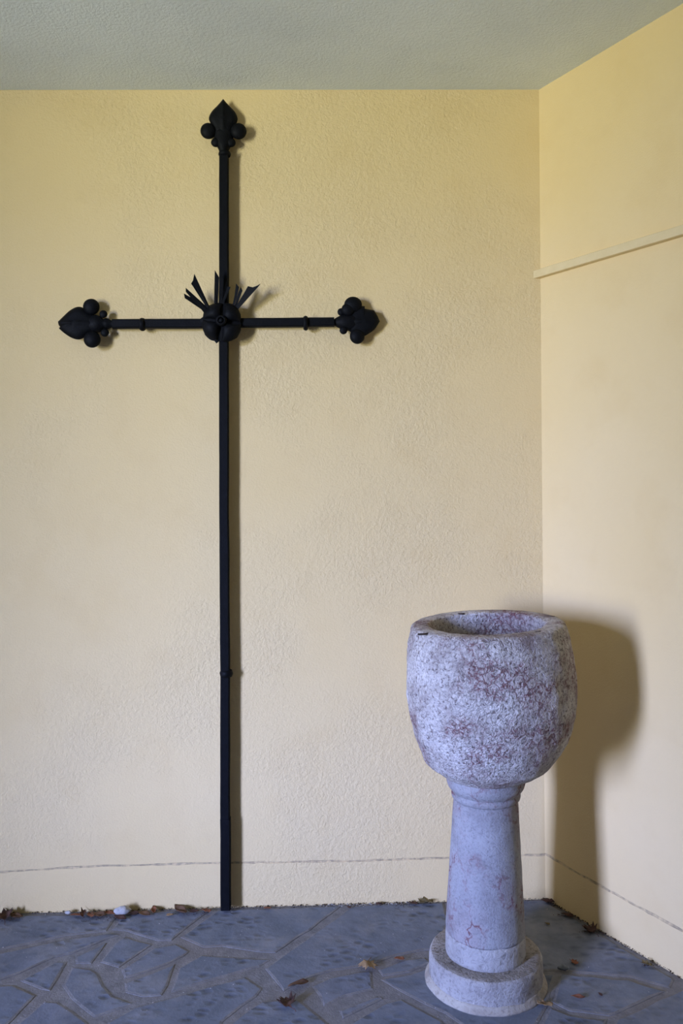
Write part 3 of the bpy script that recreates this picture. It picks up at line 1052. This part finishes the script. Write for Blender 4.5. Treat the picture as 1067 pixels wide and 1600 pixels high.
leaf(224, 1428, 0.024, 'brown', OVAL, 'brown oval leaf two along right of white chunk', 1.2, 0.8, 0.5, 1.0, group=W)
leaf(240, 1424, 0.021, 'rust', OVAL, 'rusty folded leaf leaning on wall right of white chunk', 0.2, 1.2, 0.6, 0.9, group=W)
leaf(265, 1430, 0.013, 'tan', SHRED, 'small tan flat scrap between folded leaf and pale-edged leaf', 1.5, 0.2, 0.1, group=W)
leaf(282, 1424, 0.032, 'brown', OVAL, 'large pale-edged brown leaf by wall left of cross foot', 0.75, 0.8, 0.3, 0.9, group=W)
leaf(303, 1425, 0.018, 'dark', SHRED, 'dark scrap right of large pale-edged leaf', 1.5, 0.5, 0.2, group=W)
leaf(322, 1423, 0.019, 'rust', SHRED, 'reddish scrap nearest to left of cross foot', 1.2, 0.6, 0.2, group=W)
leaf(418, 1419, 0.012, 'rust', OVAL, 'tiny rusty leaf at wall foot just right of cross', 1.5, 0.5, 0.2, group=W)
leaf(592, 1413, 0.013, 'dark', SHRED, 'tiny dark scrap at wall foot midway between cross and font', 1.2, 0.6, 0.2, group=W)
leaf(545, 1417, 0.010, 'dark', SHRED, 'minute dark crumb at wall foot, nearer cross than font', 0.8, 0.6, 0.2, group=W)
leaf(645, 1411, 0.016, 'dark', SHRED, 'dark scrap left of olive leaf by the pillar', 1.2, 0.6, 0.2, group=W)
leaf(664, 1411, 0.027, 'olive', SHRED, 'olive-brown leaf against back wall just left of pillar', 1.4, 0.8, 0.3, 1.0, group=W)
G2 = 'debris along the foot of the right wall'
leaf(856, 1409, 0.022, 'dark', SHRED, 'dark leaf lodged in the corner where walls meet', 1.2, 0.7, 0.2, group=G2)
leaf(886, 1430, 0.020, 'dark', OVAL, 'dark leaf by right wall between corner and bristly clump', 1.0, 0.6, 0.3, group=G2)
leaf(921, 1453, 0.028, 'dark', MAPLE, 'dark bristly leaf clump against right wall', 0.3, 0.9, 0.2, group=G2)
leaf(1010, 1507, 0.018, 'olive', SHRED, 'olive leaf scrap by right wall near picture edge', 0.7, 0.7, 0.2, group=G2)
leaf(855, 1443, 0.009, 'olive', SHRED, 'tiny olive crumb in shade behind the font', 0.7, 0.5, 0.2, group=G2)

# crumbs of dirt and plaster nobody could count
def crumbs(name, spots, mat, label, cat, seed, axis=None):
    rnd = random.Random(seed)
    v, f = [], []
    for p, r in spots:
        b = len(v)
        for d in ((1, 0, 0), (-0.5, .87, 0), (-.5, -.87, 0), (0.1, 0, 1.1)):
            v.append((p.x + r * d[0] * rnd.uniform(.6, 1.4), p.y + r * d[1] * rnd.uniform(.6, 1.4), p.z + r * d[2] * rnd.uniform(.4, 1)))
        f += [[b, b + 1, b + 3], [b + 1, b + 2, b + 3], [b + 2, b, b + 3], [b, b + 2, b + 1]]
    me = mesh_from(v, f)
    Q = Matrix.Translation(spots[0][0]) @ Matrix.Rotation(math.atan2(axis.y, axis.x) if axis else 0.0, 4, 'Z')
    me.transform(Q.inverted())
    o = new_obj(name, me, mat)
    o.matrix_world = Q
    o['kind'] = 'stuff'
    return tag(o, label, cat)
rd = random.Random(21)
sp = []
for i in range(900):
    s = (BASE_S - 1.3) + rd.random() * (SIDE - BASE_S + 1.3)
    sp.append((L0 + DB * s + NB * abs(rd.gauss(0.004, 0.007)) + UP * 0.004, rd.uniform(0.001, 0.0038)))
sp2 = []
for i in range(500):
    sp2.append((C0 + DR * (rd.random() ** 1.4 * 1.3) + NR * abs(rd.gauss(0.004, 0.006)) + UP * 0.004, rd.uniform(0.001, 0.0036)))
for (x, y, n, sg) in ((160, 1431, 120, 0.05), (300, 1425, 60, 0.035), (15, 1435, 60, 0.03), (921, 1454, 110, 0.018), (880, 1428, 40, 0.02), (1010, 1507, 30, 0.015), (640, 1412, 40, 0.03)):
    c = on_floor(x, y, 0.0065)
    for i in range(n):
        q = c + DB * rd.gauss(0, sg) + NB * abs(rd.gauss(0, sg * 0.35))
        if (q - C0).dot(NR) > 0.006: (sp2 if x > 840 else sp).append((q, rd.uniform(0.001, 0.003)))
crumbs('dirt_crumbs', sp, M_DIRT, 'dark dirt and leaf crumbs along the foot of the back wall', 'dirt', 1, DB)
crumbs('dirt_crumbs', sp2, M_DIRT, 'dark dirt crumbs along the foot of the right wall', 'dirt', 3, DR)
sp = []
for i in range(170):
    q = on_floor(rd.uniform(-20, 1060), 1412 + 188 * rd.random() ** 1.6, 0.0062)
    if (q - C0).dot(NR) > 0.02 and (q - C0).dot(NB) > 0.02 and math.hypot(q.x - font_c.x, q.y - font_c.y) > 0.2:
        sp.append((q, rd.uniform(0.0008, 0.0022)))
for i in range(160):
    s, _ = wall_sz(rd.uniform(500, 640), 1412, L0, DB, NB)
    sp.append((L0 + DB * s + NB * abs(rd.gauss(0.010, 0.006)) + UP * 0.004, rd.uniform(0.001, 0.0032)))
crumbs('plaster_crumbs', sp, M_WHITE, 'tiny white plaster crumbs scattered over the paving', 'crumbs', 2)

# what the pieces of the setting look like
for n, l, c in (('floor', 'crazy paving of blue-grey slate flagstones in grey mortar', 'floor'), ('ceiling', 'rough pale grey rendered ceiling', 'ceiling'),
                ('wall_back', 'rough yellow plastered back wall with a scratched joint near its foot', 'wall'),
                ('wall_right', 'smooth yellow plastered wall on the right, font shadow on it', 'wall'), ('trim_1', 'thin cream painted batten running along the right wall', 'trim'),
                ('wall_left', 'plain yellow plastered wall left of the view', 'wall'), ('wall_front', 'unseen dark wall behind the viewer, toned to cut bounce light', 'wall'),
                ('wall_front_right', 'unseen dark wall behind the viewer on the right, toned to cut bounce light', 'wall'), ('wall_front_left', 'thick unseen dark wall with the daylight opening, depth and slant shaped to steer the light', 'wall')):
    tag(bpy.data.objects[n], l, c)
